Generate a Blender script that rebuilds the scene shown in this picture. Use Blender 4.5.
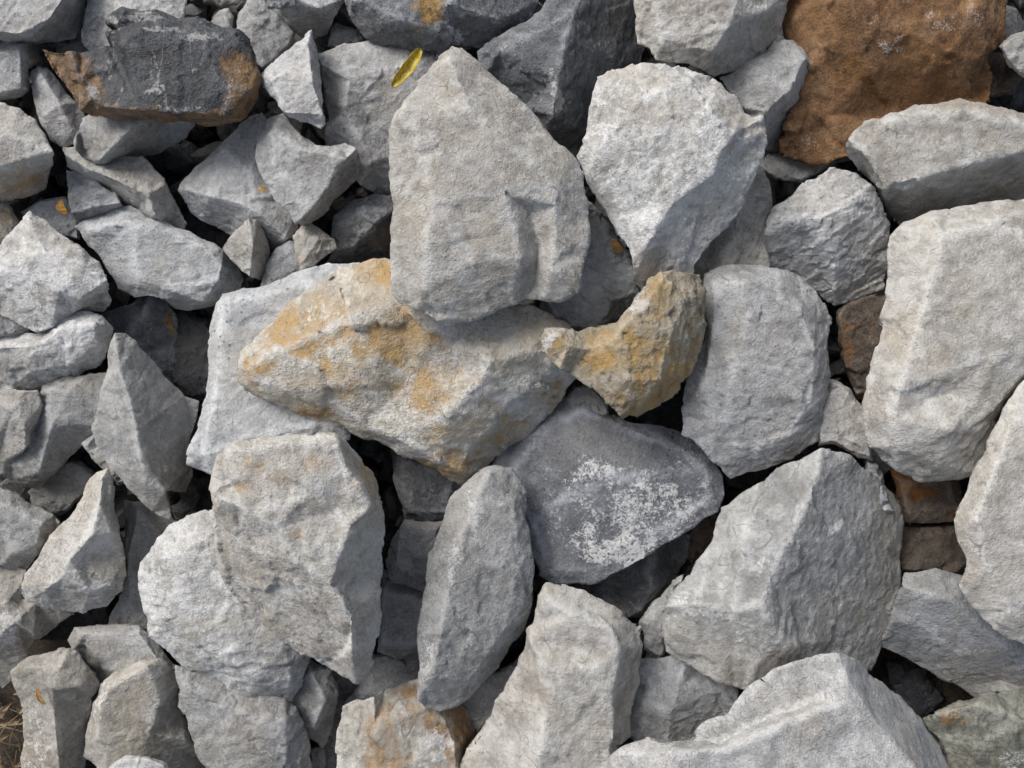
import bpy, bmesh, math, random
import numpy as np
from mathutils import Vector
from mathutils.geometry import delaunay_2d_cdt

for o in list(bpy.data.objects):
    bpy.data.objects.remove(o)
scene = bpy.context.scene
COL = scene.collection

# ------------------------------------------------------------------ camera
CAM_H = 1.75                       # eye height, looking straight down on the heap
HFOV = math.radians(65.0)
K = 2 * math.tan(HFOV / 2) / 1024  # metres per pixel at 1 m
cam_d = bpy.data.cameras.new("camera")
cam = bpy.data.objects.new("camera", cam_d)
COL.objects.link(cam)
cam.location = (0, 0, CAM_H)
cam.rotation_euler = (0, 0, 0)
cam_d.sensor_fit = 'HORIZONTAL'
cam_d.angle = HFOV
cam_d.clip_start = 0.01
cam_d.clip_end = 500
scene.camera = cam

# ------------------------------------------------------------------ sky, sun, exposure
SUN_EL, SUN_AZ = math.radians(40), math.radians(-44)    # azimuth from +Y, negative = towards -X (upper left)
world = bpy.data.worlds.new("World")
scene.world = world
world.use_nodes = True
wn, wl = world.node_tree.nodes, world.node_tree.links
wn.clear()
w_out = wn.new("ShaderNodeOutputWorld")
w_bg = wn.new("ShaderNodeBackground")
w_hs = wn.new("ShaderNodeHueSaturation")
w_sky = wn.new("ShaderNodeTexSky")
w_sky.sky_type = 'NISHITA'
w_sky.sun_disc = False
w_sky.sun_elevation = SUN_EL
w_sky.sun_rotation = SUN_AZ
w_sky.air_density = 1.0
w_sky.dust_density = 4.0
w_sky.ozone_density = 1.0
w_hs.inputs["Saturation"].default_value = 0.62           # a thin overcast greys the sky
w_bg.inputs["Strength"].default_value = 0.072
wl.new(w_sky.outputs[0], w_hs.inputs["Color"])
wl.new(w_hs.outputs[0], w_bg.inputs["Color"])
wl.new(w_bg.outputs[0], w_out.inputs["Surface"])

sun_d = bpy.data.lights.new("sun", 'SUN')
sun_d.energy = 1.5
sun_d.angle = math.radians(28)
sun_d.color = (1.0, 0.985, 0.965)
sun = bpy.data.objects.new("sun", sun_d)
COL.objects.link(sun)
sd = Vector((math.sin(SUN_AZ) * math.cos(SUN_EL), math.cos(SUN_AZ) * math.cos(SUN_EL), math.sin(SUN_EL)))
sun.rotation_euler = sd.to_track_quat('Z', 'Y').to_euler()
sun.location = sd * 5

scene.cycles.adaptive_threshold = 0.02
scene.cycles.max_bounces = 3
scene.cycles.diffuse_bounces = 2
scene.cycles.glossy_bounces = 1
vs = scene.view_settings
vs.view_transform = 'Standard'
vs.look = 'None'
vs.exposure = 0.70
vs.gamma = 1.0
vs.use_curve_mapping = False

# ------------------------------------------------------------------ numpy noise
_rng = np.random.RandomState(7)
PERM = np.concatenate([_rng.permutation(256)] * 3)
_g = _rng.normal(size=(256, 3))
GRAD = _g / np.linalg.norm(_g, axis=1)[:, None]

def perlin(p):
    pi = np.floor(p).astype(np.int64)
    f = p - pi
    pi &= 255
    u = f * f * f * (f * (f * 6 - 15) + 10)
    out = 0
    for dx in (0, 1):
        wx = u[:, 0] if dx else 1 - u[:, 0]
        a = PERM[pi[:, 0] + dx]
        for dy in (0, 1):
            wy = u[:, 1] if dy else 1 - u[:, 1]
            b = PERM[a + pi[:, 1] + dy]
            for dz in (0, 1):
                wz = u[:, 2] if dz else 1 - u[:, 2]
                g = GRAD[PERM[b + pi[:, 2] + dz] & 255]
                out = out + wx * wy * wz * ((f[:, 0] - dx) * g[:, 0] + (f[:, 1] - dy) * g[:, 1] + (f[:, 2] - dz) * g[:, 2])
    return out

def fbm(p, octs, rough=0.5):
    s, a = 0, 1.0
    for i in range(octs):
        s = s + a * perlin(p + 17.3 * i)
        p = p * 2.03
        a *= rough
    return s

def chips(p, seed):
    """flaked surface: every cell of a jittered grid is its own little tilted plane"""
    pi = np.floor(p).astype(np.int64)
    best = np.full(len(p), 1e9)
    h = np.zeros(len(p))
    tab = np.random.RandomState(seed % 1000).uniform(0, 1, (256, 6))
    for dx in (-1, 0, 1):
        for dy in (-1, 0, 1):
            for dz in (-1, 0, 1):
                q = pi + np.array([dx, dy, dz])
                k = PERM[PERM[PERM[q[:, 0] & 255] + (q[:, 1] & 255)] + (q[:, 2] & 255)]
                r = tab[k]
                v = p - q - r[:, :3]
                d2 = (v * v).sum(1)
                m = d2 < best
                best[m] = d2[m]
                h[m] = (v[m] * (r[m, 3:] - 0.5) * 2.6).sum(1)
    return h

# ------------------------------------------------------------------ materials
class NT:
    """small helper round a node tree"""
    def __init__(self, m):
        m.use_nodes = True
        self.t = m.node_tree
        self.t.nodes.clear()
    def n(self, typ, **kw):
        nd = self.t.nodes.new(typ)
        for k, v in kw.items():
            setattr(nd, k, v)
        return nd
    def l(self, a, b):
        self.t.links.new(a, b)
    def noise(self, vec, scale, detail=4, rough=0.6, dist=0.0):
        nd = self.n("ShaderNodeTexNoise")
        nd.inputs["Scale"].default_value = scale
        nd.inputs["Detail"].default_value = detail
        nd.inputs["Roughness"].default_value = rough
        nd.inputs["Distortion"].default_value = dist
        self.l(vec, nd.inputs["Vector"])
        return nd.outputs[0]
    def ramp(self, fac, a, b, lo=0.0, hi=1.0):
        nd = self.n("ShaderNodeMapRange", clamp=True, interpolation_type='SMOOTHSTEP')
        for i, v in zip((1, 2, 3, 4), (a, b, lo, hi)):
            nd.inputs[i].default_value = v
        self.l(fac, nd.inputs[0])
        return nd.outputs[0]
    def math(self, op, a, b=None):
        nd = self.n("ShaderNodeMath", operation=op)
        for i, v in enumerate((a, b)):
            if v is None:
                continue
            if isinstance(v, (int, float)):
                nd.inputs[i].default_value = v
            else:
                self.l(v, nd.inputs[i])
        return nd.outputs[0]
    def mix(self, fac, a, b, blend='MIX'):
        nd = self.n("ShaderNodeMix", data_type='RGBA', blend_type=blend)
        if isinstance(fac, (int, float)):
            nd.inputs[0].default_value = fac
        else:
            self.l(fac, nd.inputs[0])
        for i, v in ((6, a), (7, b)):
            if isinstance(v, tuple):
                nd.inputs[i].default_value = (*v, 1)
            else:
                self.l(v, nd.inputs[i])
        return nd.outputs[2]
    def attr(self, name):
        nd = self.n("ShaderNodeAttribute", attribute_name=name)
        return nd.outputs["Fac"]

MATS = {}
def stone(key, base, alt, dust=(0.60, 0.595, 0.58), dust_amt=0.5, grain=0.17, stain=(0.42, 0.25, 0.07), stain2=None,
          vein=0.0, pits=0.5, bump=1.0, pale=(0.66, 0.655, 0.64), edge=0.62, use_stain=True, use_pale=True, gloss=0.88):
    m = bpy.data.materials.new("stone_" + key)
    t = NT(m)
    tc = t.n("ShaderNodeTexCoord").outputs["Object"]
    rnd = t.n("ShaderNodeObjectInfo").outputs["Random"]
    off = t.n("ShaderNodeVectorMath", operation='MULTIPLY_ADD')
    cx = t.n("ShaderNodeCombineXYZ")
    for i in range(3):
        t.l(rnd, cx.inputs[i])
    t.l(cx.outputs[0], off.inputs[0])
    off.inputs[1].default_value = (37.0, 53.0, 71.0)
    t.l(tc, off.inputs[2])
    scl = t.n("ShaderNodeVectorMath", operation='SCALE')
    t.l(off.outputs[0], scl.inputs[0])
    t.l(t.ramp(t.math('FRACT', t.math('MULTIPLY', rnd, 7.31)), 0.0, 1.0, 0.7, 1.35), scl.inputs["Scale"])
    v = scl.outputs[0]
    big = t.noise(v, 8, 2, 0.6, 0.5)
    mid = t.noise(v, 42, 4, 0.7, 0.3)
    fine = t.noise(v, 150, 3, 0.75)
    grn = t.noise(v, 330, 2, 0.7)
    c = t.mix(t.ramp(big, 0.36, 0.64), base, alt)
    # blotches, lighter and darker
    c = t.mix(t.ramp(mid, 0.50, 0.66, 0, 0.55), c, tuple(min(1, x * 1.45) for x in base))
    c = t.mix(t.ramp(mid, 0.50, 0.34, 0, 0.5), c, tuple(x * 0.64 for x in alt))
    # rock dust from crushing
    dn = t.math('ADD', t.math('MULTIPLY', t.noise(v, 15, 4, 0.7, 0.4), 0.6), t.math('MULTIPLY', fine, 0.4))
    c = t.mix(t.ramp(dn, 0.47, 0.60, 0, dust_amt), c, dust)
    c = t.mix(t.ramp(dn, 0.46, 0.36, 0, 0.5), c, tuple(x * k for x, k in zip(alt, (0.74, 0.71, 0.66))))
    wn_ = t.noise(v, 5.5, 3, 0.6, 0.3)
    c = t.mix(t.ramp(wn_, 0.50, 0.66, 0, 0.34), c, tuple(x * k for x, k in zip(base, (0.98, 0.86, 0.70))))
    if use_stain:      # stain attribute, broken up by noise
        st = t.attr("stain")
        sn = t.math('ADD', t.math('MULTIPLY', t.noise(v, 24, 4, 0.75, 0.8), 0.75), t.math('MULTIPLY', fine, 0.25))
        sf = t.ramp(t.math('ADD', sn, t.math('MULTIPLY', t.math('SUBTRACT', st, 0.5), 0.6)), 0.40, 0.72)
        sf = t.math('MULTIPLY', sf, t.ramp(st, 0.0, 0.5))
        s2 = stain2 or tuple(x * 0.45 for x in stain)
        sc = t.mix(t.ramp(mid, 0.42, 0.62), stain, s2)
        c = t.mix(t.math('MULTIPLY', sf, 0.92), c, sc)
    if use_pale:       # pale attribute: mineral, lichen, some whitened ridges and left faces
        pa = t.attr("pale")
        pn = t.math('ADD', t.math('MULTIPLY', mid, 0.34), t.math('ADD', t.math('MULTIPLY', fine, 0.40), t.math('MULTIPLY', grn, 0.26)))
        pf = t.ramp(t.math('ADD', pn, t.math('MULTIPLY', t.math('SUBTRACT', pa, 0.5), 0.36)), 0.49, 0.59)
        pf = t.math('MULTIPLY', pf, t.ramp(pa, 0.0, 0.5))
        c = t.mix(t.math('MULTIPLY', pf, 0.85), c, pale)
    if vein:
        sv = t.n("ShaderNodeMapping")
        sv.inputs["Rotation"].default_value = (0.4, 0.9, 0.6)
        sv.inputs["Scale"].default_value = (1.0, 0.28, 0.6)
        t.l(v, sv.inputs["Vector"])
        vn = t.noise(sv.outputs[0], 12, 4, 0.55, 0.4)
        vf = t.ramp(t.math('ABSOLUTE', t.math('SUBTRACT', vn, 0.5)), 0.010, 0.0, 0, vein * 0.7)
        vf = t.math('MULTIPLY', vf, t.ramp(fine, 0.42, 0.6))
        c = t.mix(vf, c, pale)
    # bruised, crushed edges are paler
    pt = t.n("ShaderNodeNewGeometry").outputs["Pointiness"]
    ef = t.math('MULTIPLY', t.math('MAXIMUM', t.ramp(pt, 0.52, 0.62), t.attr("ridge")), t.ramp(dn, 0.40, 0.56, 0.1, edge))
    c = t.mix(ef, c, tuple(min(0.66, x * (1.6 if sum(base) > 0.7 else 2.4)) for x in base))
    hv = t.n("ShaderNodeHueSaturation")
    t.l(c, hv.inputs["Color"])
    t.l(t.ramp(rnd, 0.0, 1.0, 0.88, 1.10), hv.inputs["Value"])
    c = hv.outputs[0]
    # hairline cracks
    ck = t.math('MULTIPLY', t.ramp(t.math('ABSOLUTE', t.math('SUBTRACT', big, 0.5)), 0.006, 0.001), t.ramp(mid, 0.48, 0.56))
    c = t.mix(t.math('MULTIPLY', ck, 0.55), c, tuple(x * 0.4 for x in alt))
    # mineral grain
    gs = t.ramp(t.math('FRACT', t.math('MULTIPLY', rnd, 13.7)), 0.0, 1.0, 0.35, 1.1)
    c = t.mix(t.math('MULTIPLY', gs, t.ramp(grn, 0.50, 0.74, 0, grain * 1.7)), c, tuple(min(0.8, x * 1.9) for x in base))
    c = t.mix(t.math('MULTIPLY', gs, t.ramp(grn, 0.50, 0.26, 0, grain * 1.9)), c, tuple(x * 0.30 for x in alt))
    # dark specks and pits
    vo = t.n("ShaderNodeTexVoronoi", feature='F1')
    vo.inputs["Scale"].default_value = 80
    t.l(v, vo.inputs["Vector"])
    pit = t.math('MULTIPLY', t.ramp(vo.outputs["Distance"], 0.22, 0.08), t.ramp(big, 0.50, 0.60))
    c = t.mix(t.math('MULTIPLY', pit, pits), c, tuple(x * 0.25 for x in alt))
    b = t.n("ShaderNodeBsdfPrincipled")
    t.l(c, b.inputs["Base Color"])
    b.inputs["Roughness"].default_value = gloss
    b.inputs["Specular IOR Level"].default_value = 0.25
    h = t.math('ADD', t.math('MULTIPLY', mid, 0.4), t.math('MULTIPLY', fine, 0.85))
    h = t.math('ADD', h, t.math('MULTIPLY', grn, 0.20))
    bp = t.n("ShaderNodeBump")
    bp.inputs["Strength"].default_value = 1.0
    bp.inputs["Distance"].default_value = 0.0040 * bump
    t.l(h, bp.inputs["Height"])
    t.l(bp.outputs[0], b.inputs["Normal"])
    o = t.n("ShaderNodeOutputMaterial")
    t.l(b.outputs[0], o.inputs[0])
    MATS[key] = m

stone("pale", (0.42, 0.422, 0.42), (0.325, 0.322, 0.315), vein=0.35, dust_amt=0.6, use_stain=False)
stone("white", (0.49, 0.487, 0.475), (0.37, 0.36, 0.34), dust_amt=0.9, dust=(0.70, 0.70, 0.69), use_stain=False, use_pale=False)
stone("grey", (0.33, 0.33, 0.325), (0.255, 0.255, 0.245), dust_amt=0.5, dust=(0.50, 0.50, 0.49), use_stain=False)
stone("slate", (0.40, 0.41, 0.42), (0.335, 0.345, 0.355), dust_amt=0.4, dust=(0.55, 0.56, 0.565), use_stain=False, use_pale=False, pits=0.7)
stone("blue", (0.33, 0.338, 0.347), (0.255, 0.262, 0.27), dust_amt=0.45, dust=(0.50, 0.51, 0.52), use_stain=False)
stone("warm", (0.44, 0.425, 0.397), (0.355, 0.33, 0.295), dust_amt=0.6, dust=(0.60, 0.59, 0.565), stain=(0.42, 0.30, 0.17), stain2=(0.34, 0.24, 0.14), use_pale=False)
stone("tan", (0.35, 0.335, 0.305), (0.275, 0.255, 0.22), dust_amt=0.45, dust=(0.50, 0.485, 0.455))
stone("char", (0.165, 0.172, 0.182), (0.105, 0.11, 0.118), gloss=0.6, dust_amt=0.4, dust=(0.30, 0.305, 0.315), grain=0.2, vein=0.5)
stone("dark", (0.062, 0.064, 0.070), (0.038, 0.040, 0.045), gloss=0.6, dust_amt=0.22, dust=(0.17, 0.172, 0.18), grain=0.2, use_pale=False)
stone("ochre", (0.50, 0.475, 0.42), (0.43, 0.385, 0.31), dust_amt=0.8, dust=(0.68, 0.665, 0.63), stain=(0.46, 0.30, 0.12), stain2=(0.40, 0.29, 0.17), bump=1.4)
stone("gold", (0.34, 0.31, 0.25), (0.29, 0.24, 0.165), dust_amt=0.4, stain=(0.42, 0.275, 0.105), stain2=(0.34, 0.265, 0.165), bump=1.2)
stone("brown", (0.28, 0.155, 0.075), (0.14, 0.078, 0.043), dust_amt=0.5, dust=(0.38, 0.265, 0.165), grain=0.25, stain=(0.26, 0.14, 0.055), edge=0.25, bump=1.0,
      pale=(0.52, 0.49, 0.46))
stone("slab", (0.060, 0.064, 0.072), (0.036, 0.038, 0.041), gloss=0.5, dust_amt=0.25, dust=(0.17, 0.172, 0.175), grain=0.22, vein=0.7, stain=(0.27, 0.165, 0.08), stain2=(0.12, 0.07, 0.032),
      pale=(0.46, 0.455, 0.44), edge=0.5, bump=1.3)
stone("lichen", (0.20, 0.208, 0.222), (0.145, 0.151, 0.163), dust_amt=0.3, dust=(0.36, 0.365, 0.375), pale=(0.74, 0.735, 0.71), pits=0.8, use_stain=False)
stone("rust", (0.36, 0.345, 0.31), (0.29, 0.27, 0.235), dust_amt=0.45, stain=(0.31, 0.19, 0.085), stain2=(0.19, 0.12, 0.065))
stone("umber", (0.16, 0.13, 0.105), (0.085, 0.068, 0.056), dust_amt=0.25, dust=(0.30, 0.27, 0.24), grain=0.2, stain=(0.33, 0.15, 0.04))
stone("rubble", (0.10, 0.10, 0.10), (0.06, 0.058, 0.055), dust_amt=0.3, dust=(0.17, 0.168, 0.16), use_stain=False, use_pale=False)
stone("moss", (0.20, 0.20, 0.172), (0.125, 0.125, 0.10), dust_amt=0.4, dust=(0.36, 0.36, 0.32), stain=(0.33, 0.18, 0.06), stain2=(0.17, 0.13, 0.06))

# ------------------------------------------------------------------ rock builder
def world_pt(px, py, z):
    """the place in the heap, at height z, seen at that spot of the picture"""
    s = K * (CAM_H - z)
    return ((px - 512) * s, (384 - py) * s, z)

def parse(s, d0):
    out = []
    for tok in s.split():
        v = [float(x) for x in tok.split(",")]
        out.append([v[0], v[1], v[2] if len(v) > 2 else d0, len(v) > 2])
    return out

PX = K * (CAM_H - 0.35)            # one picture pixel at the mean height of the heap, metres
USED = set()
def rock(label, Z, T, mat, outline, ridges="", e=16, tilt=(0, 0), stain=(), pale=(), name="rock", rough=1.0, soft=0.0, lump=1.0, ragged=16, flake=0.034, seed=None, group="rocks in the heap"):
    assert label not in USED, label
    USED.add(label)
    seed = len(USED) * 13 + 5 if seed is None else seed
    rng = random.Random(seed)
    O = []
    base_o = parse(outline, e)
    for i, p in enumerate(base_o):          # broken, irregular outline between the traced corners
        q = base_o[(i + 1) % len(base_o)]
        O.append(p)
        ln = math.hypot(q[0] - p[0], q[1] - p[1])
        if ln > 17:
            k = 2 if ln > 34 else 1
            for j in range(k):
                t_ = (j + 1 + rng.uniform(-0.25, 0.25)) / (k + 1)
                o_ = rng.uniform(-1, 1) * min(2.6, 0.075 * ln)
                O.append([p[0] + (q[0] - p[0]) * t_ + (q[1] - p[1]) / ln * o_, p[1] + (q[1] - p[1]) * t_ - (q[0] - p[0]) / ln * o_,
                          p[2] + (q[2] - p[2]) * t_ + rng.uniform(-1.6, 1.6), True])
    n = len(O)
    cx = sum(p[0] for p in O) / n
    cy = sum(p[1] for p in O) / n
    pts = [list(p) for p in O]
    edges = [(i, (i + 1) % n) for i in range(n)]
    if ridges:
        for line in ridges.split("/"):
            prev = None
            for p in parse(line, 0.0):
                best = min(range(len(pts)), key=lambda i: (pts[i][0] - p[0]) ** 2 + (pts[i][1] - p[1]) ** 2)
                q = pts[best]
                if (q[0] - p[0]) ** 2 + (q[1] - p[1]) ** 2 < 30:
                    k = best
                    if p[3] or best < n:
                        q[2] = p[2]
                else:
                    k = len(pts)
                    pts.append(p)
                if prev is not None and prev != k:
                    edges.append((prev, k))
                prev = k
    else:
        for f, dd in ((0.88, 0.22), (0.5, 0.0)):
            ring = []
            for p in O:
                g = f + rng.uniform(-0.06, 0.06)
                ring.append(len(pts))
                pts.append([cx + (p[0] - cx) * g, cy + (p[1] - cy) * g, p[2] * dd + rng.uniform(-1, 1) * e * 0.12, True])
    for p in pts:
        p[2] += tilt[0] * (p[0] - cx) + tilt[1] * (p[1] - cy)
    vco, ved, vfa, ov, oe, of = delaunay_2d_cdt([Vector((p[0], p[1])) for p in pts], edges, [], 1, 0.01)
    V2, D = [], []
    for v, o_ in zip(vco, ov):
        V2.append((v.x, v.y))
        if o_:
            D.append(pts[o_[0]][2])
        else:   # crossing of two lines: take the nearest
            D.append(min(pts, key=lambda p: (p[0] - v.x) ** 2 + (p[1] - v.y) ** 2)[2])
    # keep the triangles inside the outline
    def inside(x, y):
        c = False
        for i in range(n):
            x1, y1 = O[i][0], O[i][1]
            x2, y2 = O[(i + 1) % n][0], O[(i + 1) % n][1]
            if (y1 > y) != (y2 > y) and x < (x2 - x1) * (y - y1) / (y2 - y1) + x1:
                c = not c
        return c
    tris = []
    for f in vfa:
        gx = sum(V2[i][0] for i in f) / len(f)
        gy = sum(V2[i][1] for i in f) / len(f)
        if inside(gx, gy):
            tris.append(f)
    verts = [world_pt(x, y, Z - d * PX * (1.5 if ridges else 1.15)) for (x, y), d in zip(V2, D)]
    # make triangles wind so that normals point up
    faces = []
    for f in tris:
        (ax, ay), (bx_, by_), (cx_, cy_) = (V2[i] for i in f[:3])
        f = list(f)
        if (bx_ - ax) * (cy_ - ay) - (by_ - ay) * (cx_ - ax) > 0:     # picture y runs down
            f.reverse()
        faces.append(f)
    cnt = {}
    for f in faces:
        for i in range(len(f)):
            cnt[(f[i], f[(i + 1) % len(f)])] = 1
    border = [k for k in cnt if (k[1], k[0]) not in cnt]
    nxt = dict(border)
    loop = [border[0][0]]
    while nxt[loop[-1]] != loop[0] and len(loop) < 500:
        loop.append(nxt[loop[-1]])
    zmin = max(0.0, min(Z - T, min(verts[i][2] for i in loop) - 0.03))
    prev = loop
    for sc, ft in ((0.955, 0.22), (0.80, 0.62), (0.5, 1.0)):
        ring = []
        for i in loop:
            x, y = V2[i]
            g = sc + rng.uniform(-0.035, 0.02)
            ztop = verts[i][2]
            ring.append(len(verts))
            verts.append(world_pt(cx + (x - cx) * g, cy + (y - cy) * g, ztop + (zmin - ztop) * min(1, ft * rng.uniform(0.9, 1.05))))
        m = len(loop)
        for j in range(m):
            a, b = prev[j], prev[(j + 1) % m]
            c, d = ring[(j + 1) % m], ring[j]
            faces.append([b, a, d, c])
        prev = ring
    ci = len(verts)
    bx, by, bz = world_pt(cx, cy, zmin - 0.004)
    verts.append((bx, by, bz))
    for j in range(len(prev)):
        faces.append([prev[(j + 1) % len(prev)], prev[j], ci])
    org = np.array((bx, by, bz))
    verts = np.array(verts) - org
    me = bpy.data.meshes.new(name)
    me.from_pydata([tuple(v) for v in verts], [], faces)
    size = max(max(p[0] for p in O) - min(p[0] for p in O), max(p[1] for p in O) - min(p[1] for p in O)) * PX
    ob = bpy.data.objects.new(name, me)
    COL.objects.link(ob)
    rm = ob.modifiers.new("r", 'REMESH')          # keeps the fracture edges crisp
    rm.mode = 'SHARP'
    rm.sharpness = 1.0
    rm.octree_depth = 7 if size > 0.22 else 6 if size > 0.085 else 5
    rm.scale = 0.76 if size > 0.22 else 0.9
    rm.use_remove_disconnected = True
    if soft:
        sm = ob.modifiers.new("s", 'SMOOTH')
        sm.factor = 0.35 * soft
        sm.iterations = 1
    dg = bpy.context.evaluated_depsgraph_get()
    ev = ob.evaluated_get(dg)
    m2 = bpy.data.meshes.new_from_object(ev)
    ob.modifiers.clear()
    ob.data = m2
    bpy.data.meshes.remove(me)
    m2.name = name
    nv = len(m2.vertices)
    co = np.empty(nv * 3)
    m2.vertices.foreach_get("co", co)
    co = co.reshape(-1, 3)
    nr = np.empty(nv * 3, dtype=np.float32)
    m2.vertex_normals.foreach_get("vector", nr)
    nr = nr.reshape(-1, 3).astype(float)
    # fractured, uneven faces: swells, ledges, crumbs
    r3 = np.random.RandomState(seed)
    q, _ = np.linalg.qr(r3.normal(size=(3, 3)))
    p = co @ q * np.array([1.0, 1.0, 1.7]) + r3.uniform(0, 60, 3)
    sz = min(1.0, size / 0.30)
    wrp = np.stack([perlin(p / 0.05 + 3.1), perlin(p / 0.05 + 13.7), perlin(p / 0.05 + 23.9)], 1) * 0.016
    dsp = 0.0045 * lump * sz * fbm(p / (0.45 * max(size, 0.07)), 2)
    c1 = max(0.03, 0.26 * size)
    dsp += chips((p + 1.6 * wrp) / c1, seed) * c1 * flake          # broad flakes
    dsp += chips((p + wrp) / 0.024, seed + 3) * 0.024 * (0.05 + 0.06 * rng.random())   # small chips
    dsp += 0.0011 * sz ** 0.5 * fbm(p / 0.02, 3, 0.65)
    co += nr * (dsp * rough)[:, None]
    m2.vertices.foreach_set("co", co.ravel())
    # stain and pale patches, given where they sit on the rock
    zw = co[:, 2] + org[2]
    s_ = K * (CAM_H - zw)
    ux = (co[:, 0] + org[0]) / s_ + 512
    uy = 384 - (co[:, 1] + org[1]) / s_
    wp = co / 0.035 + r3.uniform(0, 50, 3)
    wx = ux + 9 * fbm(wp, 2, 0.6)
    wy = uy + 9 * fbm(wp + 9.1, 2, 0.6)
    if stain or pale:      # ragged outlines
        wp = co / 0.05 + r3.uniform(0, 50, 3)
        ux = ux + ragged * fbm(wp, 4, 0.65)
        uy = uy + ragged * fbm(wp + 40.7, 4, 0.65)
    for an, spots in (("stain", stain), ("pale", pale)):
        val = np.zeros(nv)
        for (x, y, rx, ry, amt) in spots:
            dd = np.sqrt(((ux - x) / rx) ** 2 + ((uy - y) / ry) ** 2)
            val = np.maximum(val, amt * np.clip((1.75 - dd) / 1.25, 0, 1))
        if an == 'stain':      # rust gathers in the hollows
            val = 1.15 * val * np.clip(1.0 - dsp / 0.010, 0.7, 1.35)
        at = m2.attributes.new(an, 'FLOAT', 'POINT')
        at.data.foreach_set("value", val.astype(np.float32))
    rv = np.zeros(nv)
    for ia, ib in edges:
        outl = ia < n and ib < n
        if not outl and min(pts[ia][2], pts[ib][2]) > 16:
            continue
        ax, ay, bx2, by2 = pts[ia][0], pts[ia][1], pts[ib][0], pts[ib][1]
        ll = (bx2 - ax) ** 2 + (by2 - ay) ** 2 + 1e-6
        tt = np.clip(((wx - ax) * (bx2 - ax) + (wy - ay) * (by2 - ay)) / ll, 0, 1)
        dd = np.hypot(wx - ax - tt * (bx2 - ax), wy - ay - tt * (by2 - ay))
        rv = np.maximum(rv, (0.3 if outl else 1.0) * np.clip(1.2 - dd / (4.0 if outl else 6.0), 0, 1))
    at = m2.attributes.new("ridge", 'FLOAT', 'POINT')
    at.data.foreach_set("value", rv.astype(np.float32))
    m2.polygons.foreach_set("use_smooth", np.ones(len(m2.polygons), dtype=bool))
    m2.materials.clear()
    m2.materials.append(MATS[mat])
    m2.update()
    ob.location = org
    ob["label"] = label
    ob["category"] = "rock"
    ob["group"] = group
    return ob

# ------------------------------------------------------------------ the ground under the heap
def ground_material():
    m = bpy.data.materials.new("soil")
    t = NT(m)
    v = t.n("ShaderNodeTexCoord").outputs["Object"]
    a = t.noise(v, 18, 8, 0.7)
    b_ = t.noise(v, 140, 6, 0.7)
    c = t.mix(t.ramp(a, 0.35, 0.65), (0.055, 0.040, 0.028), (0.115, 0.088, 0.062))
    c = t.mix(t.ramp(b_, 0.5, 0.68, 0, 0.7), c, (0.19, 0.155, 0.115))
    p = t.n("ShaderNodeBsdfPrincipled")
    t.l(c, p.inputs["Base Color"])
    p.inputs["Roughness"].default_value = 0.95
    bp = t.n("ShaderNodeBump")
    bp.inputs["Distance"].default_value = 0.02
    t.l(t.math('ADD', a, t.math('MULTIPLY', b_, 0.4)), bp.inputs["Height"])
    t.l(bp.outputs[0], p.inputs["Normal"])
    o = t.n("ShaderNodeOutputMaterial")
    t.l(p.outputs[0], o.inputs[0])
    return m

gm = bpy.data.meshes.new("ground")
bmg = bmesh.new()
xs = [-60, -20, -6, -2.5] + [-1.8 + 0.06 * i for i in range(61)] + [2.5, 6, 20, 60]
grid = [[bmg.verts.new((x, y, -0.012 + 0.014 * math.sin(x * 9 + 2 * math.sin(y * 5)) * math.sin(y * 8 + 1.3 * math.sin(x * 6)))) for x in xs] for y in xs]
for j in range(len(xs) - 1):
    for i in range(len(xs) - 1):
        bmg.faces.new((grid[j][i], grid[j][i + 1], grid[j + 1][i + 1], grid[j + 1][i])).smooth = True
bmg.to_mesh(gm)
gm.materials.append(ground_material())
ground = bpy.data.objects.new("ground", gm)
COL.objects.link(ground)
ground["kind"] = "structure"

# ------------------------------------------------------------------ the rocks, from the top of the heap down
# --- the big ones in the middle
rock("tall tapering grey rock lying uppermost at the centre of the heap", 0.505, 0.20, "warm",
     "452,45 463,48 478,60 500,80 521,100 545,130 572,155 583,175 588,205 590,232 585,262,14 578,292,18 560,301,22 540,299,25 525,298,27 515,305,22 480,319,22 445,326,22 430,316 400,306 391,295 390,250 391,190 388,140 395,115 415,90 436,60",
     "450,60,4 470,110,0 505,140,-2 560,180,2 / 405,110,5 430,180,0 435,203,0 505,193,0 560,180,2 / 391,190,14 435,203,0 428,250,3 426,290,8 434,312,18 / 435,203,0 475,212,3 505,193,0 516,225,3 520,258,6 512,288,16 515,305,22 / 470,262,5 520,258,6 / 435,203,0 470,262,5 450,318,18 / 505,193,0 530,212,11 538,248,17 536,280,22 525,298,27 / 560,180,2 556,225,6 552,268,10 545,296,20 / 505,193,0 556,205,3",
     e=15, flake=0.018, stain=[(470,110,50,50,0.28),(560,190,30,40,0.25)])
rock("big rounded pale rock with stepped right side next to the uppermost rock", 0.46, 0.22, "white",
     "598,78 612,68 632,62 660,63 685,68 714,80 735,96 745,112 762,118 768,135,16 765,155,20 755,180,25 745,205,30 722,232,34 697,265,37 690,290,40 655,305,44 640,292,42 632,260 618,235 600,205 585,180 577,156 588,128",
     "690,78,6 705,100,3 715,120,0 726,137,0 718,155,2 712,175,4 690,190,6 672,205,6 658,225,8 645,250,14 638,268,22 640,292,42 / 726,137,0 745,128,10 762,118,14 / 712,175,4 720,182,14 738,152,15 745,128,8 / 672,205,6 690,207,15 720,182,14 / 600,150,8 640,100,2 690,78,6 / 690,207,15 665,245,22 655,305,44",
     e=18)
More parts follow.
